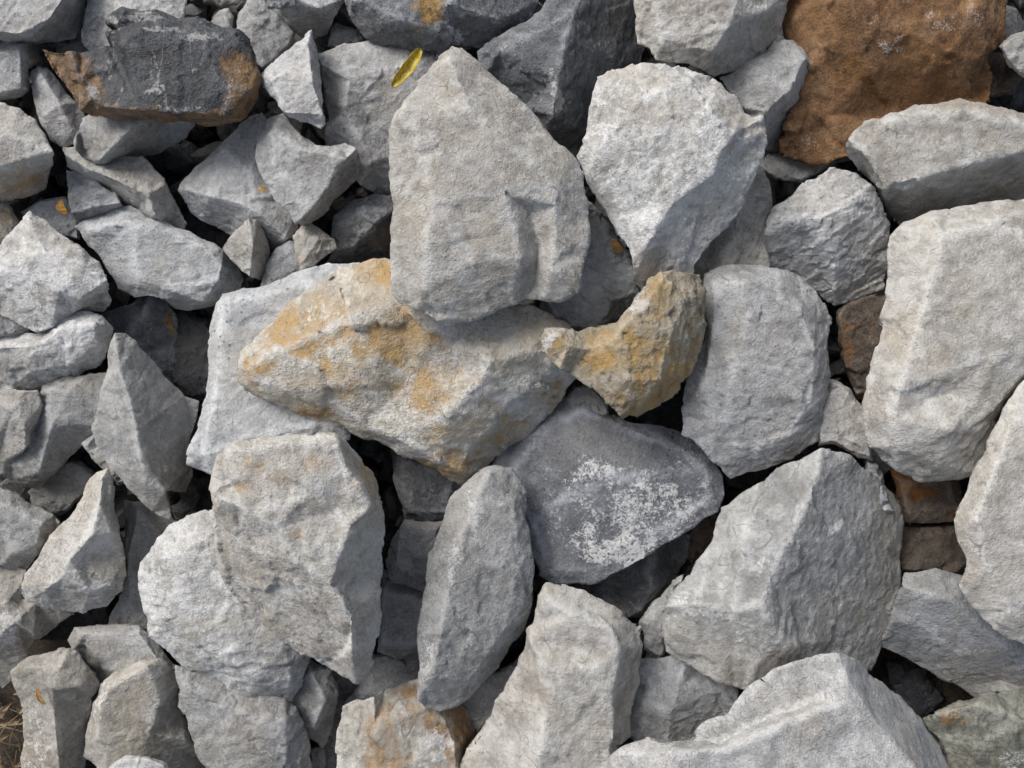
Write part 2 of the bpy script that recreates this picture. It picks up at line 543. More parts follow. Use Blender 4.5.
rock("large ochre-blotched rock under the uppermost rock", 0.40, 0.22, "ochre",
     "237,372 243,352 262,330 280,312 300,295 320,280 340,268 365,262 388,257 400,262,6 450,280,6 505,296,8 540,308,10 570,326,14 580,350,18 578,376,34 560,400,40 532,432,46 500,456,48 480,472,48 463,484,46 445,479,40 420,466,36 390,446,34 350,431,34 320,425,34 304,416,28 280,405,22 252,393,20 240,383,18",
     "250,368,6 300,340,0 350,320,-4 400,300,-2 450,280,6 / 252,380,8 290,390,8 330,400,12 365,425,18 400,440,16 440,462,20 462,470,26 / 400,300,-2 440,320,-4 452,345,6 460,372,10 / 350,320,-4 375,365,0 345,385,4 330,400,12 / 375,365,0 410,375,8 400,440,16 / 460,372,10 490,362,-2 530,352,0 578,350,14 / 490,362,-2 478,385,2 450,412,4 405,440,16 / 478,385,2 510,402,16 540,382,14 578,364,20 / 510,402,16 470,450,24 / 452,345,6 505,296,8",
     e=14, rough=1.35, stain=[(400,330,60,30,0.62),(366,346,12,9,1.0),(300,330,50,40,0.5),(258,368,16,16,0.75),(340,376,36,14,0.62),(430,390,46,28,0.6),(310,415,24,10,0.8),(480,430,70,18,0.5),(375,270,40,18,0.6),(560,395,22,20,0.55),(440,468,40,14,0.65),(540,330,40,20,0.3)],
     pale=[(300,365,40,20,0.5),(400,410,40,25,0.5),(330,310,40,22,0.45)])
rock("golden stained rock like a fish with a notched back below the big pale rock", 0.455, 0.15, "gold",
     "540,338 546,330 558,328 578,331 600,326 617,323 630,306 642,290 650,276 660,270 685,272 700,275 706,300,22 705,330,26 697,362,28 677,394,30 652,411,30 636,419,30 620,415 604,400 580,381 560,369 547,356",
     "558,334,4 568,346,3 560,365,8 / 568,346,3 590,350,8 617,335,2 640,310,0 655,290,2 664,276,4 / 617,335,2 625,380,2 633,405,12 / 640,310,0 672,330,2 660,380,6 640,405,14 / 664,276,4 685,300,8 672,330,2",
     e=14, stain=[(625,350,36,36,0.85),(660,295,20,24,0.7),(672,372,26,28,0.85),(640,400,26,16,0.9),(556,348,10,12,0.8),(690,330,14,30,0.5)], pale=[(546,338,8,12,0.8),(636,305,10,16,0.7),(556,368,14,8,0.5)])
rock("big beige block with worn top face in front of the white crumbly rock", 0.49, 0.26, "warm",
     "213,475 218,455 228,444 248,438 290,435 332,434,10 345,441,22 362,458,34 376,480,36 384,515,36 384,560,40 381,610,42 373,660,54 357,684,56 335,673,56 300,656,54 280,641,52 245,608,48 218,566,40 212,520,26",
     "228,450,4 335,440,0 345,468,2 372,505,6 350,527,3 338,560,5 330,585,6 350,612,12 352,650,24 357,684,52 / 222,500,6 245,510,4 278,528,3 300,520,6 335,512,6 350,527,3 / 278,528,3 300,565,4 330,585,6 / 245,510,4 300,500,0 345,468,2 / 245,510,4 240,545,22 280,590,30 350,640,30 / 330,585,6 280,590,30 280,641,52",
     e=14, flake=0.05, stain=[(245,475,34,26,0.5),(310,470,40,24,0.42),(365,470,12,30,0.6),(310,525,30,10,0.4)])
rock("white crumbly rock partly under the big beige block", 0.335, 0.2, "white",
     "138,590 140,562 155,540 170,526 192,515 215,508 260,520 300,560 318,640,20 308,664,26 303,685,34 288,703,36 262,706,34 232,697,30 205,680,28 175,658,22 148,632,18",
     "160,560,4 190,550,0 250,600,2 285,645,8 290,680,18 / 175,600,0 215,650,2 255,680,10 / 190,550,0 175,600,0 / 215,650,2 285,645,8",
     e=16, rough=1.2)
rock("tall narrow grey rock standing left of the white-speckled dark rock", 0.38, 0.2, "grey",
     "478,472 497,466 512,468 521,480,14 527,500,14 531,540,15 534,580,17 530,612,24 520,638,36 507,655,38 488,678,38 468,698,32 442,711,22 424,708,20 418,696 417,640 422,600 425,570 433,545 446,510 460,487",
     "490,474,4 476,500,2 465,530,0 453,568,0 442,630,2 432,675,6 430,704,20 / 476,500,2 512,500,6 520,560,8 505,630,12 470,680,18 432,675,6 / 453,568,0 520,560,8",
     e=13, rough=0.8, pale=[(474,515,8,26,0.75),(456,570,7,34,0.6),(430,660,8,40,0.6)])  # pale spots whiten the left ridge line
rock("dark blue-grey rock with white speckled patches under the ochre rock", 0.29, 0.17, "lichen",
     "490,468 500,450 520,425 545,405 565,396 585,398,4 605,412,8 640,424,8 672,429,8 692,437,10 710,455,8 722,475,8 725,495,8 718,512,8 680,536,8 640,560,8 610,575,8 590,585,8 552,583,8 540,575 530,555 524,520 505,490",
     "510,480,6 545,425,2 585,410,0 660,440,0 705,468,2 712,495,4 640,545,6 590,572,6 548,568,4 530,520,4 510,480,6 / 530,520,4 600,480,-3 705,468,2", e=8, rough=0.7, pale=[(600,474,34,14,0.62),(655,508,62,38,0.58),(640,485,26,16,0.5),(620,552,44,22,0.72),(585,535,16,24,0.6),(690,455,25,22,0.45),(705,490,14,22,0.45),(600,510,90,60,0.42)])
rock("large two-faced grey rock in the lower right, below the flat-topped grey rock", 0.37, 0.24, "grey",
     "722,508,30 745,490,28 765,478,24 790,462,18 820,449,8 850,456,18 880,480,38 899,500,50 903,535,60 900,560,66 903,590,70 892,620,72 882,648,74 872,672,76 850,668,62 800,662,34 770,674,24 742,690,24 720,682,22 690,667,26 665,652,28 660,628,28 665,606,26 690,575,30 705,552,32",
     "820,449,4 818,475,2 805,510,0 790,540,0 770,580,0 762,605,0 775,632,5 790,645,12 800,662,34 / 762,605,0 735,612,4 700,605,10 668,606,20 / 705,552,30 700,605,10 / 775,632,5 742,690,24 / 850,456,18 845,540,24 830,640,44 / 845,540,24 901,570,66 / 765,478,12 745,540,4 735,612,6",
     e=16, rough=0.85, pale=[(772,572,26,30,0.42),(795,535,12,26,0.38),(745,560,24,24,0.35),(685,608,28,12,0.45),(748,640,22,18,0.42),(822,525,10,8,0.4)])
rock("flat-topped mid grey rock to the right of the golden stained rock", 0.37, 0.2, "pale",
     "704,274 720,267 762,265 790,272 812,288,18 826,305,22 833,322,24 828,340,22 830,358,26 828,385,28 825,420,30 818,440,32 790,460,34 760,472,34 730,479,30 708,458 682,434 683,400 690,370 704,340 700,300",
     "715,285,4 760,280,0 800,310,2 815,350,6 812,400,10 790,435,16 745,455,20 720,430,12 705,390,6 712,330,2 715,285,4 / 760,280,0 745,340,0 730,390,4 720,430,12 / 745,340,0 770,320,3 800,310,2",
     e=16, rough=0.9)
rock("long pale rock with notched head rising from the bottom edge near the middle", 0.37, 0.24, "warm",
     "533,622 539,595 546,583 566,584 583,590 600,600 620,611 641,626 644,645,18 638,670,24 633,705,28 630,735,30 618,750,32 605,790,32 590,840,36 540,870,36 430,850,34 440,810,30 465,758,30 482,725,28 503,690,24 520,655,20",
     "546,600,4 575,615,0 612,630,0 618,650,0 612,690,0 614,735,4 608,770,8 / 530,640,8 545,665,0 548,705,0 542,745,0 530,800,2 / 575,615,0 580,650,4 575,670,-2 600,668,-2 618,650,0 / 545,665,0 575,670,-2 / 530,800,2 608,770,8",
     e=13, rough=0.9)
rock("broad pale rock with dark right flank filling the bottom edge at right", 0.42, 0.26, "pale",
     "592,775 605,760 622,746 648,736 672,742 690,738,14 705,722,14 728,715,14 736,702,14 755,682 775,668 805,658 838,653,8 858,660,22 885,684,46 920,722,64 945,752,74 985,815,80 960,880,60 800,900,30 600,880,20 560,820",
     "838,653,6 845,672,3 868,712,0 900,752,0 935,800,2 / 622,752,6 680,752,-4 720,750,-5 770,730,-4 820,708,-4 845,702,-2 868,712,0 / 690,738,18 720,742,14 760,722,14 812,700,10 845,672,3 / 800,810,-6 600,820,0 / 868,712,0 800,810,-6 935,800,2",
     e=12, rough=0.8)
rock("big beige-grey boulder with rounded shoulder cut by the right edge", 0.41, 0.25, "warm",
     "890,235 903,222 930,211 980,204 1030,198 1090,215 1120,290 1110,380 1060,400 1010,400,20 998,420,22 985,445,24 975,474,28 945,479,30 920,480,30 897,470,30 888,462,30 868,448 862,415 870,372 880,330 886,282",
     "935,222,6 942,235,2 935,270,0 925,310,0 912,345,0 902,385,0 893,420,3 895,445,10 900,468,26 / 912,345,0 940,375,0 925,400,5 945,392,8 975,405,6 995,410,8 / 942,235,2 1000,225,2 1060,260,0 1050,340,0 995,410,8 / 940,375,0 990,360,-2 1050,340,0 / 902,385,0 925,400,5 950,430,-2 940,462,12 / 950,430,-2 975,425,6",
     e=22, stain=[(1010,290,50,40,0.18)])
rock("tall pale rock cut by the right edge, leaning over the beige boulder", 0.45, 0.25, "warm",
     "1018,386 1032,372 1090,350 1130,420 1130,560 1090,660 1040,655,26 1008,640,24 985,622,22 972,608,20 958,585,16 966,560,12 955,535 954,520 966,492 978,462 992,430 1003,410",
     "1015,420,2 995,470,0 975,520,2 990,570,6 1010,610,10 1020,640,22 / 1015,420,2 1080,430,0 1080,580,4 1010,610,10",
     e=14, rough=0.8)
# --- upper right
rock("pale cobble with darker right flank cut by the top edge above the big pale rock", 0.37, 0.22, "warm",
     "650,-50 740,-70 800,-40 790,-10,30 786,12,34 775,40,38 760,59,40 745,70,38 728,73,34 714,78,30 700,68 680,62 655,60 650,50 638,43 637,20 638,-10",
     "738,-40,2 738,0,0 727,28,0 712,52,4 700,66,16 / 738,0,0 765,10,14 / 650,-10,4 665,40,4",
     e=15)
rock("rust-brown boulder cut by the top edge", 0.29, 0.25, "brown",
     "770,-50 830,-90 950,-90 1010,-40 1000,30 996,45 985,56 996,76,20 990,108 960,130 900,150 848,158 825,163,24 800,162,28 780,155,28 785,130 800,100 800,60 790,40 780,20",
     "825,-5,-8 835,38,-2 900,28,-10 975,5,0 / 835,38,-2 870,66,2 950,52,-2 985,60,14 / 870,66,2 825,115,18 900,112,22 990,92,26 / 825,-5,-8 900,-40,-10 970,-40,2 / 835,38,-2 800,80,12",
     e=16, rough=1.3, lump=3.5, pale=[(892,40,14,5,0.6),(870,22,10,6,0.5),(945,25,14,10,0.6),(925,14,8,8,0.6),(812,140,10,8,0.5),(975,10,6,16,0.6),(905,50,10,4,0.5)], stain=[(820,30,40,40,0.5),(880,70,70,30,0.5)])
rock("long flat-topped pale block at the right edge, against the rust-brown boulder", 0.375, 0.2, "warm",
     "847,140 858,128 890,113 925,104 960,97 985,104 1025,114 1080,125 1100,160 1060,200,50 1000,212,60 940,222,60 900,228,56 886,207,48 868,178,38 855,165,26 847,155,20",
     "850,140,8 862,150,4 884,188,6 905,182,0 940,172,0 975,163,0 1030,150,2 1090,150,6 / 884,188,6 886,207,44 / 890,120,4 960,110,0 1060,135,0",
     e=10, rough=0.85)
rock("grey angular rock with pale cap between the rust-brown boulder and the flat-topped grey rock", 0.34, 0.18, "pale",
     "763,236 775,206 800,186 830,168 856,172 866,180 884,208,14 891,236,26 886,272,36 884,290,40 860,298,42 835,306,42 815,291,38 790,276,34 764,262,26",
     "768,228,12 778,216,4 795,219,2 820,218,0 845,208,0 862,192,4 870,186,8 / 820,218,0 835,260,14 835,290,30 / 845,208,0 880,225,16",
     e=12)
rock("grey wedge-shaped rock with dark underside between two pale rocks and the rust-brown boulder", 0.31, 0.16, "grey",
     "720,78 750,60 775,42 792,40 806,52 813,66,12 811,90,34 801,116,44 790,142,50 776,154,52 764,150,46 755,125 735,100",
     "806,58,4 790,90,0 766,112,2 745,108,8 / 766,112,2 766,148,40 / 760,75,0 790,90,0",
     e=12)
rock("thin grey slate shard lying below the rust-brown boulder", 0.20, 0.06, "blue",
     "755,166 768,155 785,150 815,160 850,150 852,160 830,166 816,175 800,182 775,180", "", e=6, name="rock_shard")
rock("small grey rock at the right edge above the long pale block", 0.30, 0.15, "grey",
     "1000,46 1010,35 1035,28 1060,45 1060,75 1035,82 1018,74 1006,62", "", e=12)
rock("dark brown stone tucked right of the rust-brown boulder", 0.18, 0.12, "umber",
     "980,55 1000,52 1022,78 1012,94 990,98 970,90", "", e=10)
rock("brownish grey rock shaded below the big pale rock's right side", 0.33, 0.16, "tan",
     "680,275 700,225 730,190 760,165 771,190 773,228,18 764,240 770,268 735,285 700,290", "745,180,4 735,230,4 720,275,6", e=12)
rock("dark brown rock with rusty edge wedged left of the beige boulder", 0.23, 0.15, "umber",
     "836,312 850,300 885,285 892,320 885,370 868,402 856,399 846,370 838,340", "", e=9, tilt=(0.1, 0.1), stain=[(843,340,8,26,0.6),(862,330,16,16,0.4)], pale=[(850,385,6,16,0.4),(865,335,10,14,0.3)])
rock("pale grey stone wedged below the beige boulder's left foot", 0.29, 0.14, "pale",
     "828,378 850,388 863,408 872,440 872,460 858,458 845,450 835,444 818,446 820,410", "", e=9)
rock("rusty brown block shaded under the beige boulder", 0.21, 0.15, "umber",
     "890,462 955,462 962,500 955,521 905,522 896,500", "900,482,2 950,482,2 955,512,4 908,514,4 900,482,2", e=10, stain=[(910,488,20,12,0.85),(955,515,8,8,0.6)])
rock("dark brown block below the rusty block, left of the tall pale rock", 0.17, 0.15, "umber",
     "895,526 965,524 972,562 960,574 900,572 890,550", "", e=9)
rock("thin grey shard upright beside the rusty brown block", 0.27, 0.12, "blue",
     "866,458 878,464 884,484 894,512 886,514 876,496 866,478", "", e=8, name="rock_shard")
rock("blue-grey rock at the right edge over the dark cavity", 0.27, 0.18, "blue",
     "903,572 935,568 962,575 985,590 1040,620 1080,660 1060,690 1010,692 975,698,34 940,678,34 905,658,34 880,648,32 890,622",
     "905,585,4 950,600,0 1010,650,4 1060,670,10 / 920,625,10 960,655,14 1000,680,24", e=14, tilt=(-0.05, 0.15), rough=0.6)
rock("mossy greenish grey rock with a rust spot in the lower right corner", 0.28, 0.2, "moss",
     "922,718 945,708 980,694 1010,690 1050,680 1100,720 1090,820 1010,850 965,800 945,748",
     "935,718,4 975,705,0 1030,720,0 1050,770,4 / 945,735,10 975,745,2 1030,720,0", e=12, stain=[(953,716,12,9,1.0),(1000,750,40,30,0.3),(940,735,10,20,0.4)], pale=[(1010,760,16,12,0.5)])
# --- top middle
rock("charcoal slate rock with black right face behind the uppermost rock", 0.30, 0.22, "char",
     "478,52 500,35 540,10 560,-30 640,-40 642,20,36 648,45,40 640,80,44 610,110,46 590,150,48 572,160,46 545,130,34 510,100,26 485,75",
     "590,-30,2 578,5,0 566,40,0 558,78,2 553,115,10 550,132,28 / 500,50,4 545,30,2 578,5,0", e=12, tilt=(0.15, 0.0), pale=[(553,90,6,22,0.8),(560,105,8,14,0.5),(535,55,8,8,0.3)])
rock("dark grey rock with rusty flecks along the top edge above the yellow leaf", 0.33, 0.2, "char",
     "342,-10 380,-50 480,-60 545,-30 532,18,24 505,36,28 480,48,30 462,46,26 452,42,24 436,56,24 410,49,26 382,46,26 366,38,22 350,20",
     "355,0,6 400,20,2 440,32,6 453,40,14 / 440,32,6 448,5,0 470,-20,0 / 448,5,0 500,20,10 / 400,20,2 400,-20,-2",
     e=14, stain=[(432,8,14,16,0.75),(425,20,10,8,0.6),(405,45,10,6,0.5)], pale=[(452,36,8,10,0.7),(450,15,5,12,0.4)])
rock("pale grey rock with curved ridges carrying the yellow leaf", 0.28, 0.2, "pale",
     "315,54 345,44 372,40 400,42 440,52 460,70 440,150 400,196,24 378,193,26 360,185 340,160 325,140 329,120 324,90",
     "322,64,4 350,80,0 380,70,2 420,65,6 / 350,80,0 345,110,-2 360,140,0 372,160,4 / 380,70,2 366,85,2 364,105,4 372,125,6 / 345,110,-2 330,130,6", e=12, tilt=(0.06, 0.05))
rock("small pale triangular rock standing right of the dark brown-edged slab", 0.35, 0.12, "pale",
     "311,30 316,45 320,70 323,100 325,124 321,129 300,122 283,113 270,95 259,76 270,65 292,47",
     "308,42,2 312,80,0 318,112,4 / 270,78,4 285,108,2 318,112,4", e=10)
rock("pale rock with a bitten-out top edge in front of the small triangular rock", 0.33, 0.14, "pale",
     "262,125,20 272,116 284,113 291,124 302,135 316,145 330,146 345,142 357,149,12 361,160,18 359,178,26 346,190,30 333,200,30 322,216,30 308,226,28 296,224 283,208 270,190 258,168 256,145",
     "275,130,4 300,150,2 335,155,0 345,160,2 330,185,6 312,208,8 / 275,130,4 275,165,6 300,195,8 312,208,8 / 345,160,2 357,149,6", e=11)
rock("grey angular rock with dark front behind the bitten rock", 0.26, 0.17, "pale",
     "262,112 240,124 222,142 203,160 185,177 178,190 190,212,22 215,227,30 236,240,34 250,252,36 282,252,30 300,236,24 296,215 290,180 280,140",
     "188,190,4 210,196,0 240,204,0 262,216,2 285,238,10 / 225,150,2 250,170,-2 262,216,2", e=10)
rock("small pale pointed stone below the grey angular rock", 0.28, 0.1, "warm",
     "222,248 233,232 249,218 258,220 265,235,20 270,252,24 268,268,26 260,280,24 243,272 231,260",
     "250,222,4 253,245,0 252,272,8", e=9)
rock("small blue-grey stone left of the brown crumbly stone", 0.24, 0.1, "blue",
     "266,264 274,250 290,240 300,245 306,272 285,285 262,288", "", e=8)
rock("brown crumbly little stone beside the dark blue-grey rock", 0.28, 0.1, "tan",
     "293,236 300,226 309,222 320,229 334,239 337,249 324,257 314,266 301,271 297,256",
     "303,234,2 318,240,0 322,250,4 / 318,240,0 305,258,4", e=8, stain=[(303,228,12,8,0.4),(295,255,5,14,0.6)])
rock("dark blue-grey rock with brown underside left of the uppermost rock", 0.26, 0.16, "char",
     "331,226 340,211 355,199 375,193 400,192 405,262,40 372,260,40 348,264,32 326,264,26 334,250 331,240",
     "340,222,4 365,210,0 392,212,4 / 392,212,4 378,220,2 368,232,4 354,246,10 330,258,18 / 365,210,0 368,232,4", e=9, stain=[(388,205,14,8,0.4),(388,240,16,16,0.5)])
rock("pale grey rock at the top edge left of the dark rusty-flecked rock", 0.29, 0.18, "pale",
     "262,-30 345,-40 350,-5 340,8 333,20 328,34,28 312,40,32 300,36,30 288,24 275,12", "285,0,2 320,8,0 342,0,4 / 285,0,2 292,18,10", e=11, tilt=(0.05, 0.1))
rock("pale grey rock at the top edge behind the small triangular rock", 0.25, 0.16, "blue",
     "236,30 240,12 250,-5 262,-8 272,8 288,20 296,32 292,46 276,62 262,70 250,60 240,45", "", e=10, tilt=(0.12, 0))
rock("little dark grey stone in the gap above the rock carrying the leaf", 0.22, 0.1, "grey",
     "330,28 336,22 352,28 366,38 358,46 338,50 328,46", "", e=8)
rock("small slate stone at the top edge between two pale rocks", 0.33, 0.05, "char",
     "262,-6 278,-14 298,-8 296,6 280,10 268,8", "", e=6)
rock("small grey stone in the gap behind the dark brown-edged slab", 0.21, 0.08, "grey",
     "210,22 220,10 229,8 234,16 233,30 222,36 211,34", "", e=7)
rock("dark stone at the top edge above the small grey stone", 0.19, 0.1, "grey",
     "200,-12 222,-18 242,-8 238,4 222,7 204,3", "", e=7)
rock("blue-grey rock with pale veins in the gap below the big pale rock", 0.345, 0.16, "slate",
     "578,196 596,205 612,228 632,255 645,280 642,297 628,299,12 614,304,16 610,322,20 598,334 570,330 540,312 545,290 570,270 580,230",
     "", e=9, tilt=(-0.04, 0.12), pale=[(612,290,16,8,0.4),(580,312,14,6,0.4)])
rock("little grey stone peeping out under the ochre and golden rocks", 0.28, 0.06, "grey",
     "566,398 574,386 590,384 606,402 609,414 600,421 580,425", "", e=6)
# --- upper left
rock("dark slab with rust-brown rim lying across the upper left", 0.37, 0.1, "slab",
     "43,50 62,51 80,54 97,50 113,48 107,34 117,29 107,22 114,12 122,7 140,11 156,9 178,18 210,22 235,28 247,36 258,55 263,80,14 259,101,20 246,118,24 230,121,24 205,125,24 170,123,24 130,119,24 100,117,22 92,117,20 80,112 62,86 50,68",
     "70,56,4 80,78,3 92,98,2 101,107,3 140,110,2 185,113,2 229,114,4 / 229,114,4 226,88,0 212,66,0 205,45,0 175,35,0 150,18,0 125,12,2 / 226,88,0 250,90,4 / 205,45,0 240,42,6 / 125,45,0 175,35,0 / 150,18,0 185,30,4 235,34,6",
     e=12, rough=1.0, flake=0.04, ragged=6, name="rock_slab",
     stain=[(62,72,24,24,1.5),(80,95,20,20,1.5),(250,95,20,26,1.15),(238,70,18,16,0.9),(180,121,60,8,1.3),(130,116,30,8,1.3),(110,112,14,7,1.2),(80,108,20,10,1.2),(240,115,24,10,1.2),(105,68,12,12,0.35)],
     pale=[(95,90,10,10,0.7),(140,16,26,4,0.8),(165,28,20,4,0.7),(155,90,12,8,0.65),(198,38,22,5,0.8),(112,20,8,4,0.7),(228,92,4,18,0.6),(190,108,40,3,0.6)])
rock("pale rock with olive dark flank cut by the top left corner", 0.33, 0.2, "pale",
     "-50,-50 60,-60 90,-30 86,2,34 83,18,40 75,38,44 52,42,42 27,43,36 8,42,22 -40,38",
     "-20,30,6 18,34,4 32,36,10 / 27,43,34 35,34,8 50,18,0 62,0,0 64,-40,2", e=12)
rock("pale rock at the left edge under the corner rock", 0.28, 0.15, "pale",
     "-60,45 0,36 24,40 28,60 29,90,18 22,97,22 8,100,22 -30,108", "-40,60,2 20,50,0 22,88,6 -20,98,8", e=9)
rock("white rock at the top edge behind the dark slab", 0.28, 0.15, "white",
     "86,-20 100,-45 170,-45 186,-10 185,16 165,60 110,65 92,54 81,42 84,18", "128,-30,2 131,8,0 128,50,4", e=9)
rock("small grey stone showing left of the dark slab's top corner", 0.20, 0.1, "grey",
     "55,40 80,38 105,48 100,66 70,62 56,54", "", e=7)
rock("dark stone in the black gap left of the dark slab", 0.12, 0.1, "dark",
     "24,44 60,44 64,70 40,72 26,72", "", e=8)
rock("narrow pale rock leaning below the dark slab's left end", 0.26, 0.15, "pale",
     "31,70 38,66 47,68 58,80 84,112 84,130 74,143 64,148 50,140 40,122 33,90", "42,75,2 60,105,0 72,130,4 / 60,105,0 45,115,4", e=10, tilt=(0.1, 0))
rock("grey rock with dark right half directly under the slab's lower rim", 0.31, 0.14, "grey",
     "82,118 100,108 195,112 194,128,30 172,147,44 140,159,48 108,173,44 92,167,30 76,150 72,143",
     "132,112,2 130,130,0 112,148,2 100,160,10 92,167,26", e=10)
rock("long pale rock slanting below the grey half-dark rock", 0.27, 0.13, "warm",
     "62,146 75,148 100,158 143,156 152,166 164,178,10 170,192,16 178,206,22 187,223,26 183,232,28 166,228,28 148,221,26 125,206,26 107,192,26 86,181,24 68,166,16",
     "68,150,2 90,170,0 120,182,0 148,195,2 155,215,8 / 120,170,4 148,195,2 165,185,6", e=9)
rock("warm grey rock with tan lower face at the left edge", 0.31, 0.18, "warm",
     "-60,110 0,103 20,108 36,120 46,137 53,152,10 52,166,26 46,188,40 24,198,42 -10,206,42 -50,190",
     "-40,140,0 10,135,0 50,150,4 / -30,172,4 4,166,3 22,160,3 50,150,4", e=9, stain=[(25,180,22,16,0.7),(0,190,20,14,0.5)])
rock("small blue-grey stone between the slanting rock and the broad flat rock", 0.25, 0.08, "blue",
     "66,170 90,176 116,194 124,208,16 100,219,18 82,226,18 71,214,14", "70,200,4 75,212,6 100,206,3 120,203,4", e=8)
rock("tan stone at the left edge above the large pale rock", 0.22, 0.12, "tan",
     "-40,205 0,200 12,207 19,222 10,238 -5,246 -40,240", "", e=8, stain=[(5,215,14,14,0.5)])
rock("small grey stone holding the orange leaf at the left", 0.2, 0.1, "blue",
     "20,212 40,200 66,196 80,214 80,240 60,238 36,226", "", e=8)
rock("broad flat pale rock in the left half with shaded right end", 0.24, 0.14, "slate",
     "74,226 95,215 130,205 165,222 190,232 207,241 224,250 236,264,22 244,280,26 240,291,28 225,300,28 208,308,26 188,311,24 175,309,22 165,299 148,296 135,298 118,288 108,272 98,254 84,240",
     "90,230,2 130,222,0 185,238,0 208,248,0 222,266,0 218,280,2 203,302,8 / 130,222,0 140,280,2 175,292,3 218,280,2", e=9, rough=0.7)
rock("large pale rock at the left edge with dark lower right corner", 0.30, 0.18, "white",
     "-50,260 0,248 12,230 30,212 46,220 60,232 80,245 100,262 108,280,12 111,300,28 104,312,34 85,312,32 70,316,26 52,328 38,332 20,325 0,315 -45,320",
     "30,225,4 45,250,0 85,265,0 104,276,4 / 45,250,0 60,290,0 82,298,4 72,312,18 / 82,298,4 104,280,4 / 0,270,0 60,290,0", e=12)
rock("flat grey stone at the left edge between two pale rocks", 0.265, 0.1, "grey",
     "-40,290 0,289 16,300 27,314 36,330 12,336 -40,335", "", e=7, tilt=(0.15, 0.0))
rock("pale two-lobed rock at the left edge under the large pale rock", 0.275, 0.14, "white",
     "-50,332 0,334 38,333 50,325 63,316 90,311 102,316 113,328,14 112,342,20 100,366,24 86,372,24 74,381,24 50,386,22 20,391,20 -40,392",
     "-20,350,2 40,345,0 60,330,0 95,325,2 98,345,6 / 40,345,0 35,370,6 / 60,330,0 70,365,8", e=11)
rock("dark slate rock with blue-grey left facet in the left gap", 0.19, 0.14, "char",
     "100,314 130,304 150,293 164,298 174,311,14 180,330,20 185,370,26 175,392,28 150,372 128,345 110,330",
     "152,296,2 140,318,0 128,338,6", e=9, stain=[(172,318,4,20,0.7)])
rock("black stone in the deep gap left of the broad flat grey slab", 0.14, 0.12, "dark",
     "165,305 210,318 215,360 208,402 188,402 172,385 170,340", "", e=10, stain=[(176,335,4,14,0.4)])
rock("arrowhead-shaped rock with light left face and dark right face", 0.33, 0.17, "grey",
     "115,333 125,335 140,348,14 160,368,26 172,384,32 185,396,36 199,401,40 197,420,42 190,452,44 194,476,44 187,494,42 165,491,20 172,521,14 160,516 145,505 130,490 113,470 98,446 93,430 96,412 103,384",
     "116,338,4 120,370,0 131,402,0 137,430,0 142,460,0 145,482,2 163,492,6", e=10, rough=0.8)
rock("wide grey slab-like rock under the ochre rock's left end", 0.32, 0.16, "slate",
     "222,293 256,287 282,278 306,269 328,262 360,262 380,330 350,440 260,480 212,474 200,470,18 187,464,16 188,450 200,420 206,384 209,335 214,310",
     "225,305,2 300,285,0 350,300,0 340,420,0 250,440,0 205,455,2 / 225,305,2 216,400,2 205,455,2", e=9, rough=0.65)
# --- left middle
rock("small warm grey rock at the left edge below the two-lobed rock", 0.275, 0.15, "warm",
     "-50,392 0,388 38,390 43,404,14 40,425,22 26,448,26 14,465,26 -5,468,22 -45,460",
     "-20,400,0 12,408,0 26,424,2 22,445,10", e=9)
rock("mid grey rock with smooth face left of the arrowhead rock", 0.25, 0.16, "grey",
     "40,384 75,376 106,372 110,400 100,425 90,438,20 80,446,24 66,462,26 50,478,26 38,490,26 25,487,22 0,476 -15,470 10,450 35,425",
     "52,390,0 68,392,0 52,425,2 40,470,8", e=9)
rock("dark grey rock in the gap under the mid grey rock", 0.15, 0.12, "grey",
     "28,492 60,462 82,462 96,475 84,495 68,512 50,518 35,508", "", e=9)
rock("little wedge of grey stone pointing out beneath the arrowhead rock", 0.24, 0.08, "grey",
     "82,444 94,434 112,460 128,482 120,486 104,470 92,458", "", e=6)
rock("grey rock at the left edge beside the pale rock with a notched front", 0.27, 0.16, "grey",
     "-50,480 0,487 20,495 45,510 60,522 56,532,16 46,547,22 32,562,22 24,574,20 0,566 -50,560",
     "-30,500,2 10,508,0 42,525,2 38,545,6 10,556,6", e=9)
rock("pale rock with a pointed top and notched front in the lower left", 0.32, 0.17, "warm",
     "97,470 108,468 112,476 113,500,16 118,520,20 123,545,22 126,575,24 123,592,26 108,606,28 82,614,26 55,609,22 26,602,16 18,590 24,574 40,552 60,526 76,505 86,486",
     "102,478,4 100,505,0 92,535,0 70,560,0 62,578,2 45,590,4 / 92,535,0 112,533,6 / 70,560,0 82,556,8 110,540,10 / 62,578,2 90,590,10 110,585,14", e=11)
rock("smooth grey rock standing in the gap right of the notched pale rock", 0.21, 0.16, "grey",
     "124,500 142,502 165,512 185,525 165,560 150,600 150,640 110,635 108,620 124,590 128,560", "138,508,0 132,560,2 130,610,4", e=8)
rock("grey rock with light lower left face at the left edge near the soil", 0.25, 0.18, "tan",
     "-40,555 0,560 26,570 22,598 60,606 74,614,18 52,630,24 34,640,26 26,655,28 14,680,30 2,690,30 -45,650",
     "-20,595,2 5,605,0 15,622,0 34,634,8", e=9, pale=[(5,630,16,24,0.7)])
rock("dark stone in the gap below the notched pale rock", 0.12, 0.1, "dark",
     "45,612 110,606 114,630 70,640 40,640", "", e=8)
rock("grey rock wedged above the rounded brownish rock in the lower left", 0.25, 0.14, "grey",
     "68,640 74,627 90,625 140,624 158,642 180,668 160,690 110,690 98,678,20 86,662,20 72,652",
     "85,634,2 140,634,0 160,662,2 105,672,6", e=9)
